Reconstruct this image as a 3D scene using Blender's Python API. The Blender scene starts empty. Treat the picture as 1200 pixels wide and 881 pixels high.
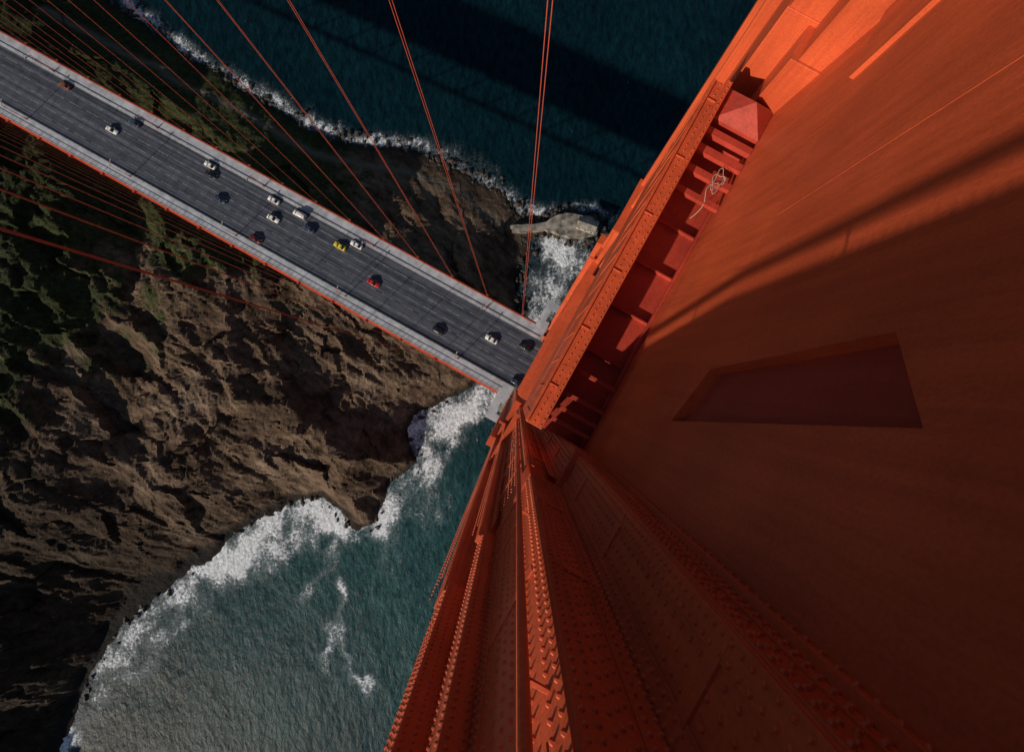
import bpy, bmesh, math, random
import numpy as np
from mathutils import Vector, Matrix
random.seed(7); rng=np.random.default_rng(5)
H=227.0; F=543.0
TH=math.radians(29.0)
N=np.array([math.cos(TH),-math.sin(TH)]); A=np.array([math.sin(TH),math.cos(TH)])
def W(a,n,z):
    return (a*A[0]+n*N[0], a*A[1]+n*N[1], H-z)
def px2w(px,py,z=H):
    return ((px-605)*z/F, -(py-450)*z/F)
S=bpy.context.scene
# ---------------------------------------------------------------- world / light
w=bpy.data.worlds.new("World"); S.world=w; w.use_nodes=True
nt=w.node_tree; nt.nodes.clear()
o=nt.nodes.new('ShaderNodeOutputWorld'); b=nt.nodes.new('ShaderNodeBackground'); sk=nt.nodes.new('ShaderNodeTexSky')
sk.sky_type='NISHITA'; sk.sun_disc=False; 
SE=math.radians(24); s_=0.30; th=math.atan(s_)
d2=math.cos(th)*A+math.sin(th)*N
sk.sun_elevation=SE; sk.sun_rotation=math.atan2(-d2[0],-d2[1])%(2*math.pi)
b.inputs[1].default_value=0.052
nt.links.new(sk.outputs[0],b.inputs[0]); nt.links.new(b.outputs[0],o.inputs[0])
L=bpy.data.lights.new("sun","SUN"); L.energy=4.4; L.angle=math.radians(0.7); L.color=(1.0,0.86,0.70)
lo=bpy.data.objects.new("sun",L); S.collection.objects.link(lo)
dirv=Vector((d2[0]*math.cos(SE),d2[1]*math.cos(SE),-math.sin(SE)))
lo.rotation_euler=dirv.to_track_quat('-Z','Y').to_euler(); lo.location=(-300,-300,400)
S.view_settings.view_transform='Standard'; S.view_settings.look='None'; S.view_settings.exposure=0
# ---------------------------------------------------------------- camera
c=bpy.data.cameras.new("camera"); co=bpy.data.objects.new("camera",c); S.collection.objects.link(co); S.camera=co
c.sensor_width=36; c.lens=36*F/1200; c.clip_start=0.1; c.clip_end=20000
co.location=(0,0,H); co.rotation_euler=(0.0175,0.0092,0)
# ---------------------------------------------------------------- materials
def mat(name,col,rough=0.7,var=0.15,scale=1.0,bump=0.0,bscale=None,spec=0.3,metal=0,col2=None,detail=4):
    m=bpy.data.materials.new(name); m.use_nodes=True; t=m.node_tree; p=t.nodes['Principled BSDF']
    p.inputs['Roughness'].default_value=rough; p.inputs['Metallic'].default_value=metal
    p.inputs['Specular IOR Level'].default_value=spec
    g=t.nodes.new('ShaderNodeNewGeometry')
    n=t.nodes.new('ShaderNodeTexNoise'); n.inputs['Scale'].default_value=scale; n.inputs['Detail'].default_value=detail
    t.links.new(g.outputs['Position'],n.inputs['Vector'])
    r=t.nodes.new('ShaderNodeValToRGB'); t.links.new(n.outputs['Fac'],r.inputs[0])
    c1=[x*(1-var) for x in col]; c2=[min(1,x*(1+var)) for x in (col2 or col)]
    r.color_ramp.elements[0].position=0.32; r.color_ramp.elements[1].position=0.68
    r.color_ramp.elements[0].color=(*c1,1); r.color_ramp.elements[1].color=(*c2,1)
    t.links.new(r.outputs[0],p.inputs['Base Color'])
    if bump>0:
        n2=t.nodes.new('ShaderNodeTexNoise'); n2.inputs['Scale'].default_value=bscale or scale*4; n2.inputs['Detail'].default_value=4
        t.links.new(g.outputs['Position'],n2.inputs['Vector'])
        bp=t.nodes.new('ShaderNodeBump'); bp.inputs['Strength'].default_value=bump; bp.inputs['Distance'].default_value=0.1
        t.links.new(n2.outputs['Fac'],bp.inputs['Height']); t.links.new(bp.outputs[0],p.inputs['Normal'])
    return m
def paintmat(name,col,var=0.12):
    m=mat(name,col,rough=0.46,var=var,scale=0.35,bump=0.10,bscale=7,spec=0.45)
    t=m.node_tree; p=t.nodes['Principled BSDF']
    g=t.nodes.new('ShaderNodeNewGeometry'); mp=t.nodes.new('ShaderNodeMapping'); mp.inputs['Scale'].default_value=(2.6,2.6,0.10)
    t.links.new(g.outputs['Position'],mp.inputs[0])
    n=t.nodes.new('ShaderNodeTexNoise'); n.inputs['Scale'].default_value=1.0; n.inputs['Detail'].default_value=6; n.inputs['Roughness'].default_value=0.7
    t.links.new(mp.outputs[0],n.inputs['Vector'])
    r=t.nodes.new('ShaderNodeValToRGB'); r.color_ramp.elements[0].position=0.3; r.color_ramp.elements[1].position=0.6
    r.color_ramp.elements[0].color=(0.70,0.64,0.66,1); r.color_ramp.elements[1].color=(1,1,1,1)
    t.links.new(n.outputs['Fac'],r.inputs[0])
    mx=t.nodes.new('ShaderNodeMixRGB'); mx.blend_type='MULTIPLY'; mx.inputs[0].default_value=0.8
    src=p.inputs['Base Color'].links[0].from_socket
    t.links.new(src,mx.inputs[1]); t.links.new(r.outputs[0],mx.inputs[2])
    n3=t.nodes.new('ShaderNodeTexNoise'); n3.inputs['Scale'].default_value=14; n3.inputs['Detail'].default_value=3
    t.links.new(g.outputs['Position'],n3.inputs['Vector'])
    r3=t.nodes.new('ShaderNodeValToRGB'); r3.color_ramp.elements[0].position=0.35; r3.color_ramp.elements[1].position=0.6
    r3.color_ramp.elements[0].color=(0.86,0.84,0.86,1); r3.color_ramp.elements[1].color=(1.05,1.05,1.05,1)
    t.links.new(n3.outputs['Fac'],r3.inputs[0])
    m2=t.nodes.new('ShaderNodeMixRGB'); m2.blend_type='MULTIPLY'; m2.inputs[0].default_value=0.8
    t.links.new(mx.outputs[0],m2.inputs[1]); t.links.new(r3.outputs[0],m2.inputs[2]); t.links.new(m2.outputs[0],p.inputs['Base Color'])
    return m
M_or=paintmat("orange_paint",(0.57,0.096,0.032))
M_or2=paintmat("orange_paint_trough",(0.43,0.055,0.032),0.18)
M_or3=paintmat("orange_recess_shade",(0.36,0.045,0.026),0.15)  # darker copy of the orange: recess shade put into the panel colour
M_rope=mat("rope_paint",(0.42,0.075,0.04),var=0.1,scale=2)
M_conc=mat("concrete",(0.34,0.34,0.34),var=0.25,scale=0.6,bump=0.2,bscale=3)
M_side=mat("sidewalk_concrete",(0.36,0.39,0.44),var=0.25,scale=0.35)
M_white=mat("lane_paint",(0.24,0.24,0.25),var=0.45,scale=0.8)
M_joint=mat("joint_steel",(0.03,0.03,0.03),var=0.2)
M_tyre=mat("tyre",(0.02,0.02,0.02),rough=0.9)
M_glass=mat("car_glass",(0.015,0.02,0.025),rough=0.08,spec=0.6)
M_rock2=mat("pier_concrete",(0.13,0.12,0.105),var=0.5,scale=0.35,bump=0.6,bscale=1.5,col2=(0.24,0.225,0.2))
def asphalt():
    m=bpy.data.materials.new("asphalt"); m.use_nodes=True; t=m.node_tree; p=t.nodes['Principled BSDF']
    p.inputs['Roughness'].default_value=0.8; p.inputs['Specular IOR Level'].default_value=0.2
    g=t.nodes.new('ShaderNodeNewGeometry'); mp=t.nodes.new('ShaderNodeVectorRotate'); mp.rotation_type='Z_AXIS'; mp.inputs['Angle'].default_value=TH
    t.links.new(g.outputs['Position'],mp.inputs['Vector'])
    mp2=t.nodes.new('ShaderNodeMapping'); mp2.inputs['Scale'].default_value=(0.008,1.1,0.02); t.links.new(mp.outputs[0],mp2.inputs[0])
    n=t.nodes.new('ShaderNodeTexNoise'); n.inputs['Scale'].default_value=1.0; n.inputs['Detail'].default_value=4; t.links.new(mp2.outputs[0],n.inputs['Vector'])
    n2=t.nodes.new('ShaderNodeTexNoise'); n2.inputs['Scale'].default_value=0.35; n2.inputs['Detail'].default_value=6; t.links.new(g.outputs['Position'],n2.inputs['Vector'])
    a=t.nodes.new('ShaderNodeMath'); a.operation='ADD'; t.links.new(n.outputs['Fac'],a.inputs[0]); 
    a2=t.nodes.new('ShaderNodeMath'); a2.operation='MULTIPLY'; a2.inputs[1].default_value=0.35; t.links.new(n2.outputs['Fac'],a2.inputs[0]); t.links.new(a2.outputs[0],a.inputs[1])
    r=t.nodes.new('ShaderNodeValToRGB'); r.color_ramp.elements[0].position=0.52; r.color_ramp.elements[1].position=0.82
    r.color_ramp.elements[0].color=(0.028,0.035,0.052,1); r.color_ramp.elements[1].color=(0.088,0.100,0.132,1)
    t.links.new(a.outputs[0],r.inputs[0]); t.links.new(r.outputs[0],p.inputs['Base Color']); return m
M_asph=asphalt()
# ---------------------------------------------------------------- mesh helpers
class MB:
    def __init__(s): s.v=[]; s.f=[]; s.m=[]
    def face(s,pts,mi=0):
        k=len(s.v); s.v+=pts; s.f.append(tuple(range(k,k+len(pts)))); s.m.append(mi)
    def box(s,a0,a1,n0,n1,z0,z1,mi=0,ins=0.0,zt=None):
        k=len(s.v)
        i=ins
        s.v+=[W(a0,n0,z1),W(a1,n0,z1),W(a1,n1,z1),W(a0,n1,z1),W(a0+i,n0+i,z0),W(a1-i,n0+i,z0),W(a1-i,n1-i,z0),W(a0+i,n1-i,z0)]
        for q in [(0,1,2,3),(4,7,6,5),(0,4,5,1),(1,5,6,2),(2,6,7,3),(3,7,4,0)]:
            s.f.append(tuple(k+j for j in q)); s.m.append(mi)
    def beam(s,p,q,r,mi=0,sides=6):
        p=Vector(p);q=Vector(q);d=(q-p).normalized(); u=d.orthogonal().normalized(); v=d.cross(u); k=len(s.v)
        for e in (p,q):
            for i in range(sides):
                t=2*math.pi*i/sides; s.v.append(tuple(e+u*r*math.cos(t)+v*r*math.sin(t)))
        for i in range(sides):
            j=(i+1)%sides; s.f.append((k+i,k+j,k+sides+j,k+sides+i)); s.m.append(mi)
        s.f.append(tuple(k+i for i in range(sides))[::-1]); s.m.append(mi)
        s.f.append(tuple(k+sides+i for i in range(sides))); s.m.append(mi)
    def obj(s,name,mats,parent=None,bevel=0,smooth=False):
        me=bpy.data.meshes.new(name); me.from_pydata(s.v,[],s.f); 
        for m in mats: me.materials.append(m)
        me.polygons.foreach_set('material_index',s.m); 
        bm=bmesh.new(); bm.from_mesh(me); bmesh.ops.recalc_face_normals(bm,faces=bm.faces); bm.to_mesh(me); bm.free()
        if smooth: me.polygons.foreach_set('use_smooth',[True]*len(me.polygons))
        ob=bpy.data.objects.new(name,me); S.collection.objects.link(ob)
        if parent: ob.parent=parent
        if bevel:
            bv=ob.modifiers.new("b","BEVEL"); bv.width=bevel; bv.segments=2; bv.limit_method='ANGLE'
        return ob
def empty(name):
    e=bpy.data.objects.new(name,None); S.collection.objects.link(e); return e
# ================================================================= TOWER
tower=empty("bridge_tower")
NC=8.2
def leg(name,mir):
    mb=MB()
    def bx(a0,a1,n0,n1,z0,z1,ins=0):
        if mir: a0,a1=16-a1,16-a0
        mb.box(a0,a1,n0,n1,z0,z1,0,ins)
    tiers=[(1.9,19.0,0.0,0.0),(19.0,70.0,0.28,0.3),(70.0,221.0,1.0,1.4)]
    for z0,z1,e,f in tiers:
        zz=z0+ (0.004 if e else 0)
        ins=0.25 if e else 0.0
        bx(-10.9-e,-1.3+e*0.3,3.7-f,2*NC-3.7+f,zz,z1)
        bx(-9.3-e,-2.9+e,2.3-f,2*NC-2.3+f,zz-ins,z1,ins*0.9)
        bx(-9.3-e-.004,-8.3,1.5-f,2*NC-1.5+f,zz-2*ins,z1,ins*0.9)
        bx(-6.4,-5.8,1.75-f,2*NC-1.75+f,zz-2*ins,z1,ins*0.5)
        if not e: 
            bx(-11.6,-10.9,6.2,2*NC-6.2,zz,z1)
    return mb.obj(name,[M_or],tower,bevel=0.035)
leg("leg_near",False); leg("leg_far",True)
mb=MB()
for mir in (0,1):
    def bx(a0,a1,n0,n1,z0,z1,ins=0):
        if mir: a0,a1=16-a1,16-a0
        mb.box(a0,a1,n0,n1,z0,z1,0,ins)
    bx(-10.6,-3.2,3.4,2*NC-3.4,0.4,1.88)
    bx(-9,-4.8,4.4,2*NC-4.4,-2.2,0.38,0.5)
    bx(-7,-6.6,7.5,7.9,-7,-2.1)
mb.obj("saddle_housing",[M_or],tower,bevel=0.04)
mb=MB()
for (z0,z1,e,f) in ((2.0,19,0,0),(19.2,69.5,.28,.3)):
    for n0,n1 in ((2.32,2.72),(3.28,3.68)):
        mb.box(-2.91+e,-2.862+e,n0-f,n1-f,z0,z1)
    for a0,a1 in ((-2.88+e,-2.5+e),(-1.7,-1.32)):
        mb.box(a0,a1,3.655-f,3.71-f,z0,z1)
    for a0,a1 in ((-3.36+e,-2.92+e),(-5.79,-5.4)):
        mb.box(a0,a1,2.272-f,2.31-f,z0,z1)
    mb.box(-1.31+e*.3,-1.26+e*.3,3.74-f,4.1-f,z0,min(z1,21.5)); mb.box(-1.31+e*.3,-1.262+e*.3,4.5,4.8,z0,min(z1,21.5))
    z=z0+2.5
    while z<min(z1,60):
        mb.box(-2.93+e,-2.848+e,2.34-f,3.66-f,z,z+.34); mb.box(-2.86+e,-1.36,3.64-f,3.71-f,z+1,z+1.34)
        mb.box(-5.36,-3.38+e,2.262-f,2.31-f,z+.5,z+.84); mb.box(-8.28,-6.42,2.262-f,2.31-f,z+1.4,z+1.8)
        z+=5.2
mb.obj("cover_plates",[M_or],tower,bevel=0.008)
# ---- top portal strut: upper wall with recessed flute
mb=MB()
ZW=16.0; NW=5.0
def P(a,z,n=NW): return W(a,n,z)
def halfwall(a0,a1,tr,dp):
    R=[(a0,ZW),(a1,ZW),(a1,1.9),(a0,1.9)]
    T=tr
    for i in range(4):
        j=(i+1)%4
        mb.face([P(*R[i]),P(*R[j]),P(*T[j]),P(*T[i])])
        mb.face([P(*T[i]),P(*T[j]),P(*T[j],NW+dp),P(*T[i],NW+dp)])
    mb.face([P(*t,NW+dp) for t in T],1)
tr=[(1.4,15.2),(3.3,14.3),(3.75,7.6),(2.1,6.2)]
halfwall(-1.35,8.0,tr,.35)
mb.face([P(8.0,ZW),P(17.35,ZW),P(17.35,1.9),P(8.0,1.9)])
mb.face([W(-1.35,NW,ZW),W(17.35,NW,ZW),W(17.35,4.5,21.9),W(-1.35,4.5,21.9)])
mb.face([W(-1.35,4.5,21.9),W(17.35,4.5,21.9),W(17.35,4.5,25.0),W(-1.35,4.5,25.0)])
mb.face([W(-1.35,NW,1.9),W(17.35,NW,1.9),W(17.35,2*NC-NW,1.9),W(-1.35,2*NC-NW,1.9)])
mb.face([W(-1.35,2*NC-NW,1.9),W(17.35,2*NC-NW,1.9),W(17.35,2*NC-NW,34),W(-1.35,2*NC-NW,34)])
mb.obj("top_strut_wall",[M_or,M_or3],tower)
mb=MB()
mb.box(9.35,9.38,NW-.010,NW+.02,2.3,15.8)
mb.box(14.6,17.2,NW-.16,NW+.02,2.3,15.7)
mb.box(5.1,5.13,NW-.010,NW+.02,2.3,15.8)
mb.box(-1.2,17.2,1.55,NW+.6,0.55,1.0)  # unseen cornice slab, added to block sky light and darken the wall
mb.box(-1.1,17.1,4.3,NW+.5,1.02,1.88)
mb.box(-3.1,-1.25,3.0,NW+.5,0.57,1.02)
for i in range(10):
    a=-.9+i*1.95; mb.box(a,a+.12,2.2,4.6,1.0,1.18)
mb.box(-1.32,-1.08,NW-.22,NW-.002,2.0,21.5)
mb.obj("strut_battens_and_shade_slab",[M_or],tower,bevel=0.015)
# ---- lower block of the top strut with its trough
LI=2.05
mb=MB()
mb.box(-1.3,17.3,1.25,1.85,21.95,34)
mb.box(-1.28,17.28,1.8,LI,21.55,25.0)
mb.box(-1.27,17.27,1.19,1.33,21.86,22.3)
mb.box(-1.26,17.26,1.21,1.42,27.5,28.0); 
for i in range(13):
    a=-0.9+i*1.5; mb.box(a,a+.06,1.215,1.27,22.31,27.49)
for i in range(6):
    a=.8+i*3.1; mb.box(a,a+.07,1.36,1.79,21.90,22.2)
mb.obj("top_strut_front",[M_or],tower,bevel=0.02)
mb=MB()
FZ=24.0
mb.box(-1.3,17.3,LI,4.5,FZ,25.4)
mb.obj("trough_floor",[M_or2],tower)
mb=MB()
for a in (3.3,5.9,8.5,10.9): mb.box(a,a+.09,LI+.01,4.49,FZ-.28,FZ+.01)
for a in (-.7,-.05,.7): mb.box(a,a+.2,LI+.01,4.49,22.9,23.3)
mb.box(2.0,2.2,LI+.01,4.49,23.1,23.4)
mb.box(12.1,12.4,LI+.01,4.49,22.5,22.8); mb.box(13.1,13.45,LI+.01,4.49,22.3,22.6); mb.box(14.1,14.5,LI+.01,4.49,22.2,22.5); mb.box(15.0,15.35,LI+.01,4.49,22.1,22.5)
mb.box(-1.2,12.7,4.34,4.49,23.3,23.6); mb.box(-1.2,15.5,LI+.01,LI+.14,22.7,23.0)
z0,z1=22.0,21.2
q=[W(15.7,LI+.02,z0),W(17.3,LI+.02,z0),W(17.3,4.48,z0),W(15.7,4.48,z0)]; ap=W(16.7,3.4,z1)
mb.box(15.7,17.3,LI+.02,4.48,22.0,FZ)
for i in range(4): mb.face([q[i],q[(i+1)%4],ap])
mb.obj("trough_ribs",[M_or2],tower,bevel=0.012)
for i,(z0,z1,nf) in enumerate([(60,71,1.15),(96,107,1.2),(131,145,1.5)]):
    mb=MB()
    mb.box(-1.2,17.2,nf,2*NC-nf,z0,z1)
    mb.box(-1.1,17.1,nf-.3,nf+.1,z0+1.2,z0+2.2); mb.box(-1.1,17.1,nf-.35,nf+.1,z1-1.6,z1-.5)
    for k in range(14):
        a=-.4+k*1.24; mb.box(a,a+.5,nf-.24,nf+.1,z0+2.21,z1-1.61)
    for s in (0,1):
        for j in range(3):
            a0=-1.15 if s==0 else 17.15-(3.4-1.1*j); mb.box(a0,a0+3.4-1.1*j,nf+.2,2*NC-nf-.2,z1+j*1.5+.002*j,z1+1.5*(j+1))
    mb.obj("portal_strut",[M_or],tower,bevel=0.03)
mb=MB()
for z in (48,88,118):
    mb.box(18.9,25.0,1.0,2.1,z,z+.5); mb.box(-9.6,-2.6,1.35,2.1,z,z+.4)
mb.beam(W(-3.25,1.90,2.2),W(-3.25,1.90,66),0.09,sides=10)
for z in range(6,66,8): mb.box(-3.29,-3.21,1.93,2.31,z,z+.05)
mb.obj("ledges_and_pipe",[M_or],tower,bevel=0.01)
mb=MB(); mb.box(-16,32,-2,22,219,232,0,1.0); mb.obj("pier",[M_rock2],tower,bevel=.2)
# ---- rivets
rv=[];rf=[]
def rivet(p,nrm,t,r,h):
    r=r*1.4; h=h*1.8
    p=np.array(p);b2=np.cross(nrm,t);k=len(rv)
    ns=7
    for rr,hh in ((1,0.0),(0.75,0.75)):
        for i in range(ns):
            th_=2*math.pi*i/ns; rv.append(tuple(p+ (t*math.cos(th_)+b2*math.sin(th_))*r*rr+nrm*h*hh))
    rv.append(tuple(p+nrm*h))
    for i in range(ns):
        j=(i+1)%ns; rf.append((k+i,k+j,k+ns+j,k+ns+i)); rf.append((k+ns+i,k+ns+j,k+2*ns))
nf_=np.array([-N[0],-N[1],0.]); na_=np.array([A[0],A[1],0.]); up=np.array([0,0,1.])
def step(z,sp): return sp if z<16 else (sp*1.5 if z<36 else sp*2.5)
def rows_front(n,cols,z0,z1,sp=0.24):
    for ci,a in enumerate(cols):
        z=z0+(sp/2 if ci%2 else 0)
        while z<z1:
            rivet(W(a,n,z),nf_,na_,0.034,0.028); z+=step(z,sp)
def rows_side(a,cols,z0,z1,sp=0.24):
    for ci,n in enumerate(cols):
        z=z0+(sp/2 if ci%2 else 0)
        while z<z1:
            rivet(W(a,n,z),na_,nf_,0.034,0.028); z+=step(z,sp)
for (z0,z1,e,f) in ((2.2,19,0,0),(19.3,70,.28,.3)):
    rows_front(1.5-f,[-9.2-e,-9.06-e,-8.8,-8.54,-8.4],z0,z1)
    rows_side(-8.3,[1.62-f,1.9-f,2.16-f],z0,z1)
    rows_front(2.3-f,[-8.2,-8.05,-7.6,-7.1,-6.65,-6.5],z0,z1)
    rows_front(1.75-f,[-6.3,-5.9],z0,z1)
    rows_side(-5.8,[1.88-f,2.16-f],z0,z1)
    rows_front(2.272-f,[-5.68,-5.5],z0,z1); rows_front(2.3-f,[-5.2,-4.9,-4.6,-4.3,-4.0,-3.7],z0,z1,.34)
    rows_front(2.272-f,[-3.26+e,-3.02+e],z0,z1,.30)
    rows_side(-2.862+e,[2.42-f,2.62-f,3.38-f,3.58-f],z0,z1); rows_side(-2.9+e,[2.85-f,3.0-f,3.15-f],z0,z1,.34)
    rows_front(3.655-f,[-2.8+e,-2.6+e,-1.62,-1.42],z0,z1); rows_front(3.7-f,[-2.36+e,-2.1+e,-1.85],z0,z1,.34)
    rows_side(-1.26+e*.3,[3.84-f,4.0-f],z0,min(z1,21.5)); rows_side(-1.262+e*.3,[4.58,4.72],z0,min(z1,21.5)); rows_side(-1.3+e*.3,[4.2,4.36],z0,min(z1,21.5),.34)
rows_side(-1.08,[4.89],2.2,21.3,.3)
for a in np.arange(-1.1,17.2,.3):
    rivet(W(a,1.6,21.95),up,na_,.03,.02); rivet(W(a,1.93,21.55),up,na_,.03,.02)
me=bpy.data.meshes.new("rivets"); me.from_pydata(rv,[],rf); me.materials.append(M_or)
ro=bpy.data.objects.new("rivets",me); S.collection.objects.link(ro); ro.parent=tower
print("rivets",len(rv)//15)
cu=bpy.data.curves.new("rope_coil","CURVE"); cu.dimensions='3D'; cu.bevel_depth=0.014
sp=cu.splines.new('NURBS'); pts=[]
for i in range(26):
    t=i/25; r_=.30+.16*math.sin(i*1.7); pts.append((13.0+r_*math.cos(i*.62)*1.5+t*.4,3.75+r_*math.sin(i*.62)*.8,22.26-.15*abs(math.sin(i*.4))))
pts+= [(12.7,3.3,22.3),(12.1,3.9,22.45),(11.5,3.6,23.4),(11.2,3.4,23.9)]
sp.points.add(len(pts)-1)
for i,p in enumerate(pts): sp.points[i].co=(*W(*p),1)
sp.order_u=4
M_wr=mat("rope_white",(0.42,0.36,0.30)); cu.materials.append(M_wr)
cob=bpy.data.objects.new("rope_coil",cu); S.collection.objects.link(cob)
# ================================================================= DECK
deck=empty("bridge_deck")
G=0.035
def zd(n): return 160+G*max(0,-n)
AC=8.0
def slab(mb,a0,a1,n0,n1,dz,mi=0,th=None):
    segs=[(n0,min(n1,0)),(max(n0,0),n1)]
    for s0,s1 in segs:
        if s1-s0<1e-6: continue
        z0,z1=zd(s0)-dz,zd(s1)-dz
        if th is None: mb.face([W(a0,s0,z0),W(a1,s0,z0),W(a1,s1,z1),W(a0,s1,z1)],mi)
        else:
            k=len(mb.v)
            mb.v+=[W(a0,s0,z0+th),W(a1,s0,z0+th),W(a1,s1,z1+th),W(a0,s1,z1+th),W(a0,s0,z0),W(a1,s0,z0),W(a1,s1,z1),W(a0,s1,z1)]
            for q in [(0,1,2,3),(4,7,6,5),(0,4,5,1),(1,5,6,2),(2,6,7,3),(3,7,4,0)]:
                mb.f.append(tuple(k+j for j in q)); mb.m.append(mi)
NB,NE=-420,640
mb=MB(); slab(mb,AC-9.25,AC+9.25,NB,NE,0,0,0.5); mb.obj("road",[M_asph],deck)
mb=MB()
for s in (-1,1):
    a0,a1=sorted((AC+s*9.26,AC+s*13.3)); slab(mb,a0,a1,NB,0.0,0.15,0,0.5); slab(mb,a0,a1,16.6,NE,0.15,0,0.5)
    a0,a1=sorted((AC+s*13.31,AC+s*16.0)); slab(mb,a0,a1,-4.2,-0.1,0.15,0,0.5)
    a0,a1=sorted((AC+s*20.3,AC+s*23.0)); slab(mb,a0,a1,-4.2,20,0.15,0,0.5)
    a0,a1=sorted((AC+s*16.01,AC+s*20.29)); slab(mb,a0,a1,-4.2,-1.6,0.15,0,0.5)
mb.obj("sidewalk",[M_side],deck,bevel=0.03)
mb=MB()
for l in (-6.1,-3.05,0,3.05,6.1):
    n=-300
    while n<200:
        slab(mb,AC+l-.075,AC+l+.075,n,n+5.2,0.006); n+=7.6
for l in (-9.05,9.05): slab(mb,AC+l-.06,AC+l+.06,-400,300,0.006)
mb.obj("lane_markings",[M_white],deck)
mb=MB()
n=-404.0
while n<300:
    slab(mb,AC-9.2,AC+9.2,n,n+.12,0.010); n+=7.6
mb.obj("expansion_joints",[M_joint],deck)
mb=MB()
for s in (-1,1):
    ao=AC+s*13.45
    slab(mb,ao-.12,ao+.12,NB,-4.3,0.12,0,1.6)
    slab(mb,ao-.05,ao+.05,NB,-4.3,1.28,0,.12); slab(mb,ao-.03,ao+.03,NB,-4.3,0.45,0,.08)
    slab(mb,ao+s*.35-.35,ao+s*.35+.35,NB,-4.3,-0.5,0,.5)
    ai=AC+s*9.7; slab(mb,ai-.07,ai+.07,NB,-1,0.62,1,.18)
    n=-260
    while n<-4.5:
        z=zd(n); mb.box(ao-.06,ao+.06,n,n+.1,z-1.27,z-.1); n+=1.9
    n=-260
    while n<-2:
        z=zd(n); mb.box(ai-.06,ai+.06,n,n+.12,z-.6,z-.1,1); n+=3.8
    at=AC+s*12.6
    slab(mb,at-.4,at+.4,NB,NE,-8,0,.8)
    n=NB
    while n<NE:
        k=int((n-NB)/7.6)
        mb.beam(W(at,n,zd(n)+(1 if k%2 else 8.2)),W(at,n+7.6,zd(n+7.6)+(8.2 if k%2 else 1)),.3,sides=4)
        n+=7.6
n=NB
while n<NE:
    z=zd(n); mb.box(AC-12.8,AC+12.8,n,n+.5,z+.55,z+2.4); n+=7.6
mb.obj("railing_and_truss",[M_or,M_conc],deck)
def lamp(a,n,s):
    mb=MB(); z=zd(n)-.15
    mb.box(a-.22,a+.22,n-.22,n+.22,z-1.0,z,0,.05)
    mb.beam(W(a,n,z-.9),W(a,n,z-8.6),.11,sides=8)
    mb.beam(W(a,n,z-8.5),W(a-s*1.7,n,z-9.2),.08,sides=6)
    mb.box(a-s*1.7-.45,a-s*1.7+.45,n-.22,n+.22,z-9.4,z-9.05,1,.08)
    return mb.obj("street_lamp",[M_or,M_conc],None)
n=-22
while n>-215:
    for s in (-1,1): lamp(AC+s*10.1,n,s)
    n-=45.6
# ---- cables
mb=MB()
def cz(n):
    t=min(1,max(0,-n/343.0)); return -1.8+ 150*t +36*t*(1-t)
for a in (-6.1,22.1):
    pr=None
    for i in range(0,61):
        n=3-346*i/60; p=W(a,n,cz(n))
        if pr: mb.beam(pr,p,.46,sides=12)
        pr=p
    pr=None
    for i in range(0,41):
        n=13+600*i/40; t=(n-13)/640; z=-1.8+146*(1-(1-t)**2)
        p=W(a,n,z)
        if pr: mb.beam(pr,p,.46,sides=12)
        pr=p
    mb.beam(W(a,3,-1.8),W(a,13,-1.8),.46,sides=12)
mb.obj("main_suspension_cable",[M_rope],None,smooth=False)
mb=MB()
def ropes(a,n0,sp,cnt):
    for i in range(cnt):
        n=n0-sp*i
        if n<-335: break
        r=(.045 if a>0 else .06) if i<5 else .032
        for dn in (-.17,.17):
            mb.beam(W(a,n+dn,cz(n)),W(a,n+dn,zd(n)+.3),r,sides=6)
        mb.box(a-.3,a+.3,n-.4,n+.4,zd(n)-.2,zd(n)+.9)
        mb.box(a-.62,a+.62,n-.45,n+.45,cz(n)-.55,cz(n)+.6)
ropes(22.1,-9.8,14.0,24); ropes(-6.3,-29,14.0,22)
n=25
while n<600:
    t=(n-13)/640; z=-1.8+146*(1-(1-t)**2)
    for a in (-6.1,22.1): mb.beam(W(a,n,z),W(a,n,160.3),.08,sides=4)
    n+=14
mb.obj("suspender_cables",[M_rope],None)
# ================================================================= CARS
def carmat(col): return mat("car_paint",col,rough=0.28,var=0.04,spec=0.5)
cm={'w':carmat((.78,.78,.76)),'k':carmat((.012,.013,.018)),'r':carmat((.5,.02,.02)),'y':carmat((.75,.6,.05)),'b':carmat((.03,.05,.10)),'d':carmat((.12,.015,.015)),'o':carmat((.22,.06,.02))}
M_red=mat("tail_lamp",(.4,.01,.01),rough=.3); M_lamp=mat("head_lamp",(.7,.7,.7),rough=.2)
def loft(bm,secs,mi):
    rings=[]
    for x,hw,zl,zh,ti in secs:
        r=[(x,-hw*.94,zl),(x,-hw,zl+(zh-zl)*.35),(x,-hw*.985,zl+(zh-zl)*.8),(x,-(hw-ti),zh),(x,(hw-ti),zh),(x,hw*.985,zl+(zh-zl)*.8),(x,hw,zl+(zh-zl)*.35),(x,hw*.94,zl)]
        rings.append([bm.verts.new(p) for p in r])
    fs=[]
    for i in range(len(rings)-1):
        for j in range(8):
            k=(j+1)%8; fs.append(bm.faces.new((rings[i][j],rings[i][k],rings[i+1][k],rings[i+1][j])))
    fs.append(bm.faces.new(rings[0])); fs.append(bm.faces.new(rings[-1][::-1]))
    for f in fs: f.material_index=mi; f.smooth=True
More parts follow.
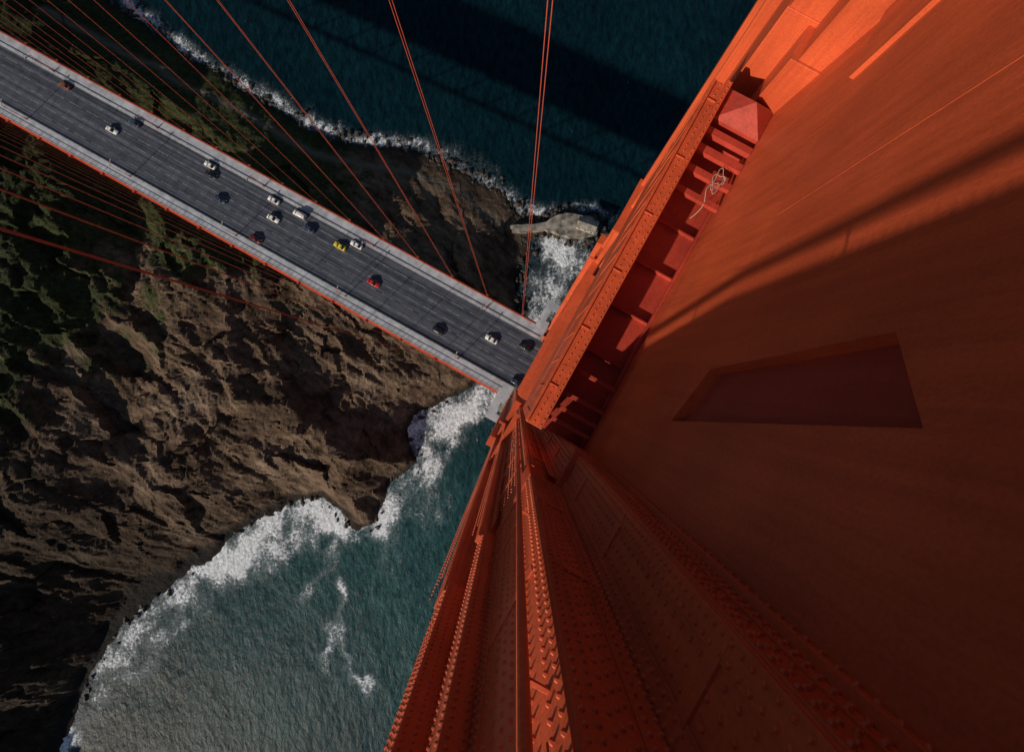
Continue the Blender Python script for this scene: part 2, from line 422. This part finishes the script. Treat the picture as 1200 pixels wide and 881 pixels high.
def bmbox(bm,x0,x1,y0,y1,z0,z1,mi):
    r=bmesh.ops.create_cube(bm,size=1)
    for v in r['verts']: v.co=Vector((x0+(v.co.x+.5)*(x1-x0),y0+(v.co.y+.5)*(y1-y0),z0+(v.co.z+.5)*(z1-z0)))
    for f in {f for v in r['verts'] for f in v.link_faces}: f.material_index=mi
def make_car(kind,paint,px,py,head):
    n=-50
    for _ in range(6):
        X,Y=px2w(px,py,zd(n)); n=X*N[0]+Y*N[1]; a=X*A[0]+Y*A[1]
    bm=bmesh.new()
    if kind=='van':
        Lh=2.45; 
        loft(bm,[(-Lh,.86,.35,1.55,.10),(-Lh+.08,.93,.28,1.75,.12),(-.5,.96,.25,1.8,.12),(.7,.96,.25,1.75,.14),(1.55,.95,.25,1.05,.10),(2.2,.90,.28,.92,.12),(Lh,.78,.38,.72,.1)],0)
        bmbox(bm,-2.1,.6,-.965,.965,1.12,1.5,1)
        v=[bm.verts.new(p) for p in ((.78,-.72,1.72),(.78,.72,1.72),(1.5,.82,1.12),(1.5,-.82,1.12))]; f=bm.faces.new(v); f.material_index=1
        bmbox(bm,-Lh-.02,-Lh+.05,-.68,.68,1.1,1.5,1); bmbox(bm,-2.0,.5,-.5,-.46,1.79,1.85,3); bmbox(bm,-2.0,.5,.46,.5,1.79,1.85,3)
    else:
        Lh=2.3
        loft(bm,[(-Lh,.72,.42,.78,.08),(-Lh+.12,.86,.3,.93,.10),(-1.45,.90,.25,.98,.10),(0,.91,.24,.97,.08),(1.0,.90,.25,.93,.10),(1.9,.86,.28,.80,.14),(Lh-.06,.74,.36,.66,.12),(Lh,.62,.42,.60,.1)],0)
        loft(bm,[(-1.72,.74,.93,.97,.04),(-1.05,.78,.90,1.36,.20),(-.35,.79,.90,1.43,.21),(.25,.79,.90,1.38,.22),(1.02,.74,.88,.95,.05)],1)
        loft(bm,[(-1.0,.55,1.37,1.385,.03),(-.35,.58,1.43,1.452,.03),(.22,.56,1.385,1.40,.03)],0)
        for y in (-1,1):
            bmbox(bm,-.42,-.34,y*.70-.07,y*.70+.07,.95,1.32,0)
    for x in (-1.4,1.42):
        for y in (-.84,.84):
            r=bmesh.ops.create_cone(bm,cap_ends=True,segments=16,radius1=.33,radius2=.33,depth=.22)
            for v in r['verts']: v.co=Vector((x+v.co.x,y+v.co.z,.33+v.co.y))
            for f in {f for v in r['verts'] for f in v.link_faces}: f.material_index=2
    for y in (-.62,.62):
        bmbox(bm,Lh-.16,Lh-.02,y-.14,y+.14,.52,.66,4); bmbox(bm,-Lh-.01,-Lh+.1,y-.14,y+.14,.6,.76,3)
        bmbox(bm,.72,.9,y*1.52-.1,y*1.52+.1,.92,1.04,0)
    bmesh.ops.recalc_face_normals(bm,faces=bm.faces)
    me=bpy.data.meshes.new("car"); bm.to_mesh(me); bm.free()
    for m in (cm[paint],M_glass,M_tyre,M_red,M_lamp): me.materials.append(m)
    ob=bpy.data.objects.new("van" if kind=='van' else "car",me); S.collection.objects.link(ob)
    lane=round((a-AC-1.525)/3.05)*3.05+1.525+AC
    if abs(lane-AC)>7.7: lane=AC+math.copysign(7.6,lane-AC)
    a=lane+random.uniform(-.3,.3)
    ob.location=W(a,n,zd(n)-.01)
    ang=math.atan2(N[1],N[0])+(0 if head>0 else math.pi)
    ob.rotation_euler=(0,(-1 if head>0 else 1)*math.atan(G),ang)
for k,p,x,y,hd in [('c','w',123,152,1),('c','o',67,95,-1),('c','b',157,130,-1),('c','w',247,183,-1),('c','k',243,204,1),('c','b',253,236,1),('c','w',317,236,-1),('c','w',316,259,1),('van','w',354,242,-1),('c','b',359,270,-1),('c','d',300,275,1),('c','y',400,283,-1),('c','w',420,281,-1),('c','r',439,328,1),('c','k',515,386,1),('c','w',577,396,-1),('c','k',617,404,-1),('c','b',604,452,1)]:
    make_car(k,p,x,y,hd)
# ================================================================= TERRAIN + SEA
def hash2(ix,iy,seed):
    h=(ix.astype(np.int64)*374761393+iy.astype(np.int64)*668265263+seed*1442695041)&0xffffffff
    h=((h^(h>>13))*1274126177)&0xffffffff; h=h^(h>>16); return (h&0xffff)/65535.0
def vnoise(x,y,seed=0):
    ix=np.floor(x);iy=np.floor(y);fx=x-ix;fy=y-iy
    ux=fx*fx*fx*(fx*(fx*6-15)+10);uy=fy*fy*fy*(fy*(fy*6-15)+10)
    ix=ix.astype(np.int64);iy=iy.astype(np.int64)
    def gr(cx,cy,dx,dy):
        a=hash2(cx,cy,seed)*2*np.pi; return np.cos(a)*dx+np.sin(a)*dy
    a=gr(ix,iy,fx,fy);b=gr(ix+1,iy,fx-1,fy);c_=gr(ix,iy+1,fx,fy-1);d=gr(ix+1,iy+1,fx-1,fy-1)
    return .5+.75*((a*(1-ux)+b*ux)*(1-uy)+(c_*(1-ux)+d*ux)*uy)
def fbm(x,y,o=5,seed=0,ridge=False,gain=.52):
    s=0;amp=.5;tot=0
    for i in range(o):
        v=vnoise(x,y,seed+i*17)
        if ridge: v=1-abs(2*v-1)
        s=s+v*amp;tot+=amp;amp*=gain;x,y=(x*1.6-y*1.2)+11.3,(x*1.2+y*1.6)-5.7
    return s/tot
def facets(x,y,seed=0):
    ix=np.floor(x).astype(np.int64);iy=np.floor(y).astype(np.int64)
    best=np.full(x.shape,1e9);val=np.zeros(x.shape)
    for dx in (-1,0,1):
        for dy in (-1,0,1):
            cx=ix+dx;cy=iy+dy;px_=cx+hash2(cx,cy,seed);py_=cy+hash2(cx,cy,seed+7)
            ddx=x-px_;ddy=y-py_;dd=ddx*ddx+ddy*ddy
            v=(hash2(cx,cy,seed+13)-.5)*.6+ddx*(hash2(cx,cy,seed+19)-.5)*1.8+ddy*(hash2(cx,cy,seed+23)-.5)*1.8
            mk=dd<best;best=np.where(mk,dd,best);val=np.where(mk,v,val)
    return val
upper=[(-6000,-3000),(-900,-900),(-100,-180),(60,-55),(130,0),(170,30),(215,60),(255,85),(300,115),(345,140),(380,158),(420,168),(470,170),(520,188),(560,208),(590,232),(610,250),(645,254)]
inlet=[(645,270),(618,280),(610,305),(606,345),(600,385),(575,430),(548,458)]
lower=[(548,458),(520,470),(490,485),(478,503),(482,525),(492,542),(462,562),(447,585),(440,612),(412,616),(400,600),(378,582),(350,586),(310,602),(280,626),(240,657),(200,687),(165,712),(140,742),(115,777),(98,812),(85,850),(72,890),(40,1000),(-50,1300),(-600,2600),(-6000,2600)]
toW=lambda L_: np.array([px2w(*p) for p in L_])
U,I_,Lw=toW(upper),toW(inlet),toW(lower)
poly=np.vstack([U,I_,Lw[1:]])
def dpoly(X,Y,P_,closed=False):
    D=np.full(X.shape,1e9)
    m=len(P_)
    for i in range(m if closed else m-1):
        p=P_[i];q=P_[(i+1)%m];vx,vy=q-p;L2=vx*vx+vy*vy+1e-9
        t=np.clip(((X-p[0])*vx+(Y-p[1])*vy)/L2,0,1)
        D=np.minimum(D,np.hypot(X-p[0]-t*vx,Y-p[1]-t*vy))
    return D
def inside(X,Y,P_):
    r=np.zeros(X.shape,bool);m=len(P_)
    for i in range(m):
        x0,y0=P_[i];x1,y1=P_[(i+1)%m]
        if y0==y1: continue
        cnd=((y0>Y)!=(y1>Y))&(X<(x1-x0)*(Y-y0)/(y1-y0)+x0); r^=cnd
    return r
def axis(lo,hi,st,far):
    l=list(np.arange(lo,hi+.01,st)); s=st; v=hi
    while v<far: s*=1.18; v+=s; l.append(v)
    s=st; v=lo
    while v>-far: s*=1.18; v-=s; l.insert(0,v)
    return np.array(l)
def grid_obj(name,xs,ys,Z,attrs,material,smooth=True):
    nx,ny=len(xs),len(ys)
    X,Y=np.meshgrid(xs,ys); co_=np.stack([X,Y,Z],-1).reshape(-1,3)
    i=np.arange(nx*ny).reshape(ny,nx); q=np.stack([i[:-1,:-1],i[:-1,1:],i[1:,1:],i[1:,:-1]],-1).reshape(-1,4)
    me=bpy.data.meshes.new(name); me.vertices.add(len(co_)); me.vertices.foreach_set('co',co_.ravel())
    me.loops.add(q.size); me.loops.foreach_set('vertex_index',q.ravel().astype(np.int32))
    me.polygons.add(len(q)); me.polygons.foreach_set('loop_start',np.arange(0,q.size,4,dtype=np.int32))
    me.update(calc_edges=True); me.polygons.foreach_set('use_smooth',np.full(len(q),smooth,bool))
    for k,v in attrs.items():
        at=me.attributes.new(k,'FLOAT','POINT'); at.data.foreach_set('value',v.ravel().astype(np.float32))
    me.materials.append(material); me.validate(); ob=bpy.data.objects.new(name,me); S.collection.objects.link(ob); return ob
xs=axis(-262,60,0.8,7000); ys=axis(-190,192,0.8,7000)
X,Y=np.meshgrid(xs,ys)
wx=(fbm(X/14,Y/14,5,3)-.5)*9; wy=(fbm(X/14,Y/14,5,9)-.5)*9
Xd,Yd=X+wx,Y+wy
ins=inside(Xd,Yd,poly); d=dpoly(Xd,Yd,poly,True); sd=np.where(ins,d,-d)
dU=dpoly(Xd,Yd,U); dL=np.minimum(dpoly(Xd,Yd,Lw),dpoly(Xd,Yd,I_))
base=54*(1-np.exp(-np.maximum(dL-1,0)/36))*(1-np.exp(-dU/115))
bay=np.clip((-Y-35)/30,0,1)*np.clip((-60-X)/40,0,1)
base=base*(1-bay*np.exp(-np.maximum(dL,0)/9)*.9)
qx=X+(fbm(X/45,Y/45,4,101)-.5)*26; qy=Y+(fbm(X/45,Y/45,4,131)-.5)*26
spur=fbm(qx/75+3,qy/75,3,21,gain=.45)-.5
gx=(qx*.72-qy*.69); gy=(qx*.69+qy*.72)
rib=fbm(gx/80,gy/26,4,55,True,gain=.42)-.62
rib2=fbm(gx/26+9,gy/7,4,58,True,gain=.5)-.62
cr=fbm(qx/11,qy/8,6,33,gain=.60)-.5
fine=fbm(X/2.6,Y/2.2,4,41,gain=.65)-.5
ux=X+(fbm(X/8,Y/8,4,201)-.5)*6; uy=Y+(fbm(X/8,Y/8,4,231)-.5)*6
vx_=ux*.72-uy*.69; vy_=ux*.69+uy*.72
fc=facets(vx_/30,vy_/17,5); fc2=facets(vx_/9,vy_/5,77); fc3=facets(vx_/3.2,vy_/1.9,97)
k=1-np.exp(-np.maximum(sd,0)/12)
south=np.clip(dU/55,0.25,1)
h=base+k*south*(spur*30+rib*9+rib2*1.4+cr*1.9+fc*5.5+fc2*1.25+fc3*.35)+fine*.55*np.clip(sd/5,0,1)
h=np.where(sd>0,np.maximum(h,0.2+np.minimum(sd,6)*.22+fine*.8),np.maximum(sd*.5,-8))
nn=X*N[0]+Y*N[1]; aa=X*A[0]+Y*A[1]
cap=np.where((abs(aa-AC)<30)&(nn<40),46+.0*nn,75+0*nn); h=np.minimum(h,cap)
far=np.clip((np.hypot(X,Y)-500)/2500,0,1); h=np.where(sd>0,h+far*160*fbm(X/700,Y/700,4,5),h)
path=dpoly(X+wx*.5,Y+wy*.5,toW([(60,20),(190,85),(280,130),(330,160),(370,182),(430,196),(490,205),(540,226),(580,258),(600,268)]))
pathm=np.exp(-(path/1.9)**2)
veg=np.clip((-X-55)/50,0,1)*np.clip(1-(dU-55)/40,0,1)*.9+np.clip((-X-130)/80,0,1)*np.clip((Y+20)/60,0,1)*.8+np.clip((h-28)/20,0,1)*.4
veg=np.clip(veg,0,1); beach=np.clip(1-(h-1.0)/3.0,0,1)*np.clip(sd/2,0,1)*bay
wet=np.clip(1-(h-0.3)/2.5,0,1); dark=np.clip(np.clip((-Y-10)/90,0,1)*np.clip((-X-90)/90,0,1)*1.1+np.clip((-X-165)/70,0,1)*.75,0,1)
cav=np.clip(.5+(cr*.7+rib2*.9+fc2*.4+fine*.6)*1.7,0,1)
m=bpy.data.materials.new("cliff_rock"); m.use_nodes=True; t=m.node_tree; p=t.nodes['Principled BSDF']
p.inputs['Roughness'].default_value=.9; p.inputs['Specular IOR Level'].default_value=.12
nd=t.nodes.new; lk=t.links.new
g=nd('ShaderNodeNewGeometry')
def at(nm): a=nd('ShaderNodeAttribute'); a.attribute_name=nm; return a.outputs['Fac']
def noise(sc,det=6,rough=.6,vec=None):
    n=nd('ShaderNodeTexNoise'); n.inputs['Scale'].default_value=sc; n.inputs['Detail'].default_value=det; n.inputs['Roughness'].default_value=rough
    lk(vec or g.outputs['Position'],n.inputs['Vector']); return n.outputs['Fac']
def ramp(s,els):
    r=nd('ShaderNodeValToRGB'); e=r.color_ramp.elements
    e[0].position,e[0].color=els[0][0],(*els[0][1],1); e[1].position,e[1].color=els[-1][0],(*els[-1][1],1)
    for q_,c_ in els[1:-1]: x=e.new(q_); x.color=(*c_,1)
    lk(s,r.inputs[0]); return r.outputs[0]
def mixc(f,a,b_,bt='MIX'):
    x=nd('ShaderNodeMixRGB'); x.blend_type=bt
    for s,i in ((f,0),(a,1),(b_,2)):
        if isinstance(s,(int,float)): x.inputs[i].default_value=s
        elif isinstance(s,tuple): x.inputs[i].default_value=(*s,1)
        else: lk(s,x.inputs[i])
    return x.outputs[0]
def mth(op,a,b_=None,cl=False):
    x=nd('ShaderNodeMath'); x.operation=op; x.use_clamp=cl
    for s,i in ((a,0),(b_,1)):
        if s is None: continue
        if isinstance(s,(int,float)): x.inputs[i].default_value=s
        else: lk(s,x.inputs[i])
    return x.outputs[0]
vr=nd('ShaderNodeVectorRotate'); vr.rotation_type='Z_AXIS'; vr.inputs['Angle'].default_value=.75; lk(g.outputs['Position'],vr.inputs['Vector'])
mp=nd('ShaderNodeMapping'); mp.inputs['Scale'].default_value=(.12,.36,.5); lk(vr.outputs[0],mp.inputs[0])
strata=noise(1.0,8,.74,mp.outputs[0])
c1=ramp(noise(.04,9,.72),[(.32,(.050,.034,.024)),(.45,(.092,.063,.044)),(.58,(.135,.098,.072)),(.72,(.20,.16,.125))])
c2=ramp(strata,[(.36,(.36,.32,.30)),(.5,(.95,.93,.9)),(.64,(1.4,1.34,1.28))])
rock=mixc(.9,c1,c2,'MULTIPLY')
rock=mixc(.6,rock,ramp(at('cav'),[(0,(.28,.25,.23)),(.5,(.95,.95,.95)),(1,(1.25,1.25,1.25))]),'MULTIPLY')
vegc=ramp(noise(.5,8,.8),[(.36,(.008,.013,.005)),(.52,(.028,.044,.013)),(.70,(.072,.084,.034))])
vm=mth('ADD',mth('MULTIPLY',at('veg'),1.0),mth('MULTIPLY',mth('SUBTRACT',noise(.05,9,.78),.5),3.0))
vm=mth('MULTIPLY',mth('SUBTRACT',vm,.34),3.5,True)
col=mixc(mth('MULTIPLY',vm,.9),rock,vegc)
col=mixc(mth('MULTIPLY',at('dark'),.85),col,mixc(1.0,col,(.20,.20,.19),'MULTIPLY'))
col=mixc(at('beach'),col,(.016,.015,.015)); col=mixc(mth('MULTIPLY',at('wet'),.7),col,(.012,.012,.012))
col=mixc(mth('MULTIPLY',at('path'),.8),col,(.15,.13,.105))
lk(col,p.inputs['Base Color'])
bp=nd('ShaderNodeBump'); bp.inputs['Strength'].default_value=.65; bp.inputs['Distance'].default_value=.8
lk(mth('ADD',mth('MULTIPLY',noise(.9,7,.75),.6),strata),bp.inputs['Height']); lk(bp.outputs[0],p.inputs['Normal'])
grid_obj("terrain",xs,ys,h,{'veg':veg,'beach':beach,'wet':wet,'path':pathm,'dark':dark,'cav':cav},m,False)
# ---- sea
xs=axis(-262,262,1.2,9000); ys=axis(-192,195,1.2,9000); X,Y=np.meshgrid(xs,ys)
wx=(fbm(X/22,Y/22,6,13,gain=.6)-.5)*30; wy=(fbm(X/22,Y/22,6,19,gain=.6)-.5)*30; Xd,Yd=X+wx,Y+wy
def fl(pts,wd,st): return st*np.exp(-(dpoly(Xd,Yd,toW(pts))/wd)**2)
foam=np.zeros(X.shape)
for pts,wd,st in [([(85,870),(97,830),(122,785),(160,735),(205,700),(250,665)],9,.82),([(250,665),(292,635),(330,608),(368,600),(398,612)],12,1.05),
    ([(290,640),(335,625),(385,610)],11,.95),([(150,790),(200,735),(250,700)],8,.6),
    ([(448,602),(470,585),(500,558),(512,545)],8,.95),([(488,505),(520,492),(556,478),(582,465)],10,1.05),([(496,545),(490,515)],6,.9),
    ([(520,505),(505,560),(495,600)],9,.6),([(470,600),(455,660)],6,.42),
    ([(640,292),(660,292),(652,315),(640,345),(630,365)],11,1.0),([(660,285),(688,300)],7,.8),([(640,250),(700,246),(712,262)],4,.8),
    ([(400,680),(396,730),(412,768),(430,800)],3.6,.68),([(360,690),(395,640)],5,.52),([(400,735),(385,770)],2.8,.55)]:
    foam=np.maximum(foam,fl(pts,wd,st))
foam=np.maximum(foam,.72*np.exp(-(dpoly(X+wx*.35,Y+wy*.35,toW([(x+5,y-7) for x,y in upper[4:]]))/4.6)**2))
foam=np.maximum(foam,.55*np.exp(-(dpoly(X+wx*.3,Y+wy*.3,toW(lower[:-3]))/3.2)**2))
foam=foam*(.52+.9*np.clip((fbm(X/20,Y/20,3,301)-.33)*2.6,0,1))
sea_tone=np.clip((-Y+10)/60,0,1)*np.clip(1-(-Y-200)/150,0,1)*np.clip(1-(X-30)/150,.0,1)*np.clip(1.15-np.hypot(X+60,Y+95)/150,0.15,1)  # sea colour weight: paler off the lower shore, fading outwards
mw=bpy.data.materials.new("sea_water"); mw.use_nodes=True; t=mw.node_tree; p=t.nodes['Principled BSDF']; nd=t.nodes.new; lk=t.links.new
g=nd('ShaderNodeNewGeometry')
base_=mixc(at('sea_tone'),(.0022,.0160,.0245),(.020,.068,.076))
tn=ramp(noise(.02,5,.6),[(.35,(.75,.80,.82)),(.65,(1.2,1.16,1.14))]); base_=mixc(1.0,base_,tn,'MULTIPLY')
mpf=nd('ShaderNodeMapping'); mpf.inputs['Rotation'].default_value=(0,0,-.7); mpf.inputs['Scale'].default_value=(1,.4,1); lk(g.outputs['Position'],mpf.inputs[0])
rip=ramp(noise(.42,7,.74,mpf.outputs[0]),[(.36,(.40,.45,.47)),(.66,(1.65,1.58,1.55))]); base_=mixc(.95,base_,rip,'MULTIPLY')
fn=noise(.16,8,.75,mpf.outputs[0]); fn2=noise(.7,6,.78); fn3=noise(.33,5,.7)
lace=mth('SUBTRACT',.10,mth('ABSOLUTE',mth('SUBTRACT',fn3,.5)))
fsum=mth('SUBTRACT',mth('ADD',mth('MULTIPLY',fn,.55),mth('MULTIPLY',fn2,.45)),.5)
fm=mth('ADD',mth('ADD',at('foam'),mth('MULTIPLY',fsum,3.8)),mth('MULTIPLY',lace,2.0))
hard=mth('MULTIPLY',mth('SUBTRACT',fm,.58),2.2,True)
soft=mth('MULTIPLY',mth('MULTIPLY',mth('SUBTRACT',fm,.15),1.1,True),mth('MULTIPLY',at('foam'),.40))
fm=mth('MAXIMUM',mth('MULTIPLY',hard,ramp(fn2,[(.3,(.5,.5,.5)),(.55,(1,1,1))])),soft)
colw=mixc(fm,base_,(.82,.89,.97)); lk(colw,p.inputs['Base Color'])
lk(mth('ADD',.30,mth('MULTIPLY',fm,.5)),p.inputs['Roughness']); p.inputs['IOR'].default_value=1.33; p.inputs['Specular IOR Level'].default_value=.10
mp=nd('ShaderNodeMapping'); mp.inputs['Rotation'].default_value=(0,0,.5); mp.inputs['Scale'].default_value=(1,.5,1); lk(g.outputs['Position'],mp.inputs[0])
w1=noise(.36,6,.66,mp.outputs[0]); w2=noise(.07,3,.5,mp.outputs[0])
bp=nd('ShaderNodeBump'); bp.inputs['Strength'].default_value=.6; bp.inputs['Distance'].default_value=1.3
lk(mth('ADD',mth('ADD',w1,mth('MULTIPLY',w2,1.6)),mth('MULTIPLY',fm,.5)),bp.inputs['Height']); lk(bp.outputs[0],p.inputs['Normal'])
grid_obj("sea",xs,ys,np.zeros(X.shape)+foam*.25,{'foam':foam,'sea_tone':sea_tone},mw)
# ---- quay with fog signal building at the point
q=empty("lighthouse_station")
ctrl=[(598,263),(618,262),(640,259),(655,250),(668,248),(690,252),(704,259),(700,272),(684,277),(668,277),(652,272),(640,268),(618,270),(600,271)]
pts=[]
for i in range(len(ctrl)):
    a_=ctrl[i]; b_=ctrl[(i+1)%len(ctrl)]
    for j in range(3): pts.append((a_[0]+(b_[0]-a_[0])*j/3+random.uniform(-1,1),a_[1]+(b_[1]-a_[1])*j/3+random.uniform(-1,1)))
bm=bmesh.new(); lowv=[bm.verts.new((*px2w(x,y,223),-2)) for x,y in pts]; f=bm.faces.new(lowv)
r=bmesh.ops.extrude_face_region(bm,geom=[f]); 
for v in r['geom']:
    if isinstance(v,bmesh.types.BMVert): v.co.z=3.6
bmesh.ops.recalc_face_normals(bm,faces=bm.faces)
me=bpy.data.meshes.new("quay"); bm.to_mesh(me); bm.free(); me.materials.append(M_rock2)
qo=bpy.data.objects.new("quay",me); S.collection.objects.link(qo); qo.parent=q
def house(cx,cy,lx,ly,hz,rot,z0,hip=1.8):
    bm=bmesh.new(); bmbox(bm,-lx/2,lx/2,-ly/2,ly/2,0,hz,0)
    e=.35; v=[bm.verts.new(p_) for p_ in ((-lx/2-e,-ly/2-e,hz),(lx/2+e,-ly/2-e,hz),(lx/2+e,ly/2+e,hz),(-lx/2-e,ly/2+e,hz),(-lx/2-e,0,hz+hip),(lx/2+e,0,hz+hip))]
    for ix in ((0,1,5,4),(2,3,4,5),(0,4,3),(1,2,5)): f=bm.faces.new([v[i] for i in ix]); f.material_index=1
    for i in range(3):
        x=-lx/2+lx*(i+.5)/3; bmbox(bm,x-.4,x+.4,-ly/2-.04,-ly/2+.05,1.1,2.3,2); bmbox(bm,x-.4,x+.4,ly/2-.05,ly/2+.04,1.1,2.3,2)
    bmbox(bm,lx/2-.03,lx/2+.05,-.5,.5,0,2.1,2)
    me=bpy.data.meshes.new("fog_signal_building"); bm.to_mesh(me); bm.free()
    for m_1 in (M_bw,M_roof,M_glass): me.materials.append(m_1)
    ob=bpy.data.objects.new("fog_signal_building",me); S.collection.objects.link(ob); ob.parent=q; ob.location=(cx,cy,z0); ob.rotation_euler=(0,0,rot)
M_bw=mat("white_render",(.35,.33,.29),var=.3,scale=.5); M_roof=mat("pale_roof",(.20,.19,.17),var=.4,scale=.6)
cx,cy=px2w(688,264,222); house(cx,cy,9,5.0,3.2,-.35,3.6,1.3)
bm=bmesh.new()
def boulder(x,y,z,r):
    g_=bmesh.ops.create_icosphere(bm,subdivisions=2,radius=r)
    s=(random.uniform(.7,1.3),random.uniform(.7,1.3),random.uniform(.5,.9)); ph=random.uniform(0,9)
    for v in g_['verts']:
        kx=1+.28*math.sin(v.co.x/r*3+ph)+.2*math.sin(v.co.y/r*4+ph*2)+random.uniform(-.09,.09)
        v.co=Vector((v.co.x*s[0]*kx+x,v.co.y*s[1]*kx+y,v.co.z*s[2]*kx+z))
for i in range(150):
    px,py=random.choice(pts); x,y=px2w(px+random.gauss(0,5),py+random.gauss(0,5)); boulder(x,y,.3,random.uniform(.5,1.7))
for seg,cnt,sg in ((upper[3:-1],330,7),(lower[1:-6],110,5),(inlet[1:5],90,6)):
    for i in range(cnt):
        k_=random.randrange(len(seg)-1); t_=random.random()
        px=seg[k_][0]*(1-t_)+seg[k_+1][0]*t_; py=seg[k_][1]*(1-t_)+seg[k_+1][1]*t_
        x,y=px2w(px+random.gauss(0,sg),py+random.gauss(0,sg)); boulder(x,y,.1,random.uniform(.3,1.35)**1.5)
me=bpy.data.meshes.new("shore_boulders"); bm.to_mesh(me); bm.free()
me.materials.append(mat("wet_rock",(.045,.038,.032),var=.5,scale=.6,bump=.5)); bo=bpy.data.objects.new("shore_boulders",me); S.collection.objects.link(bo)
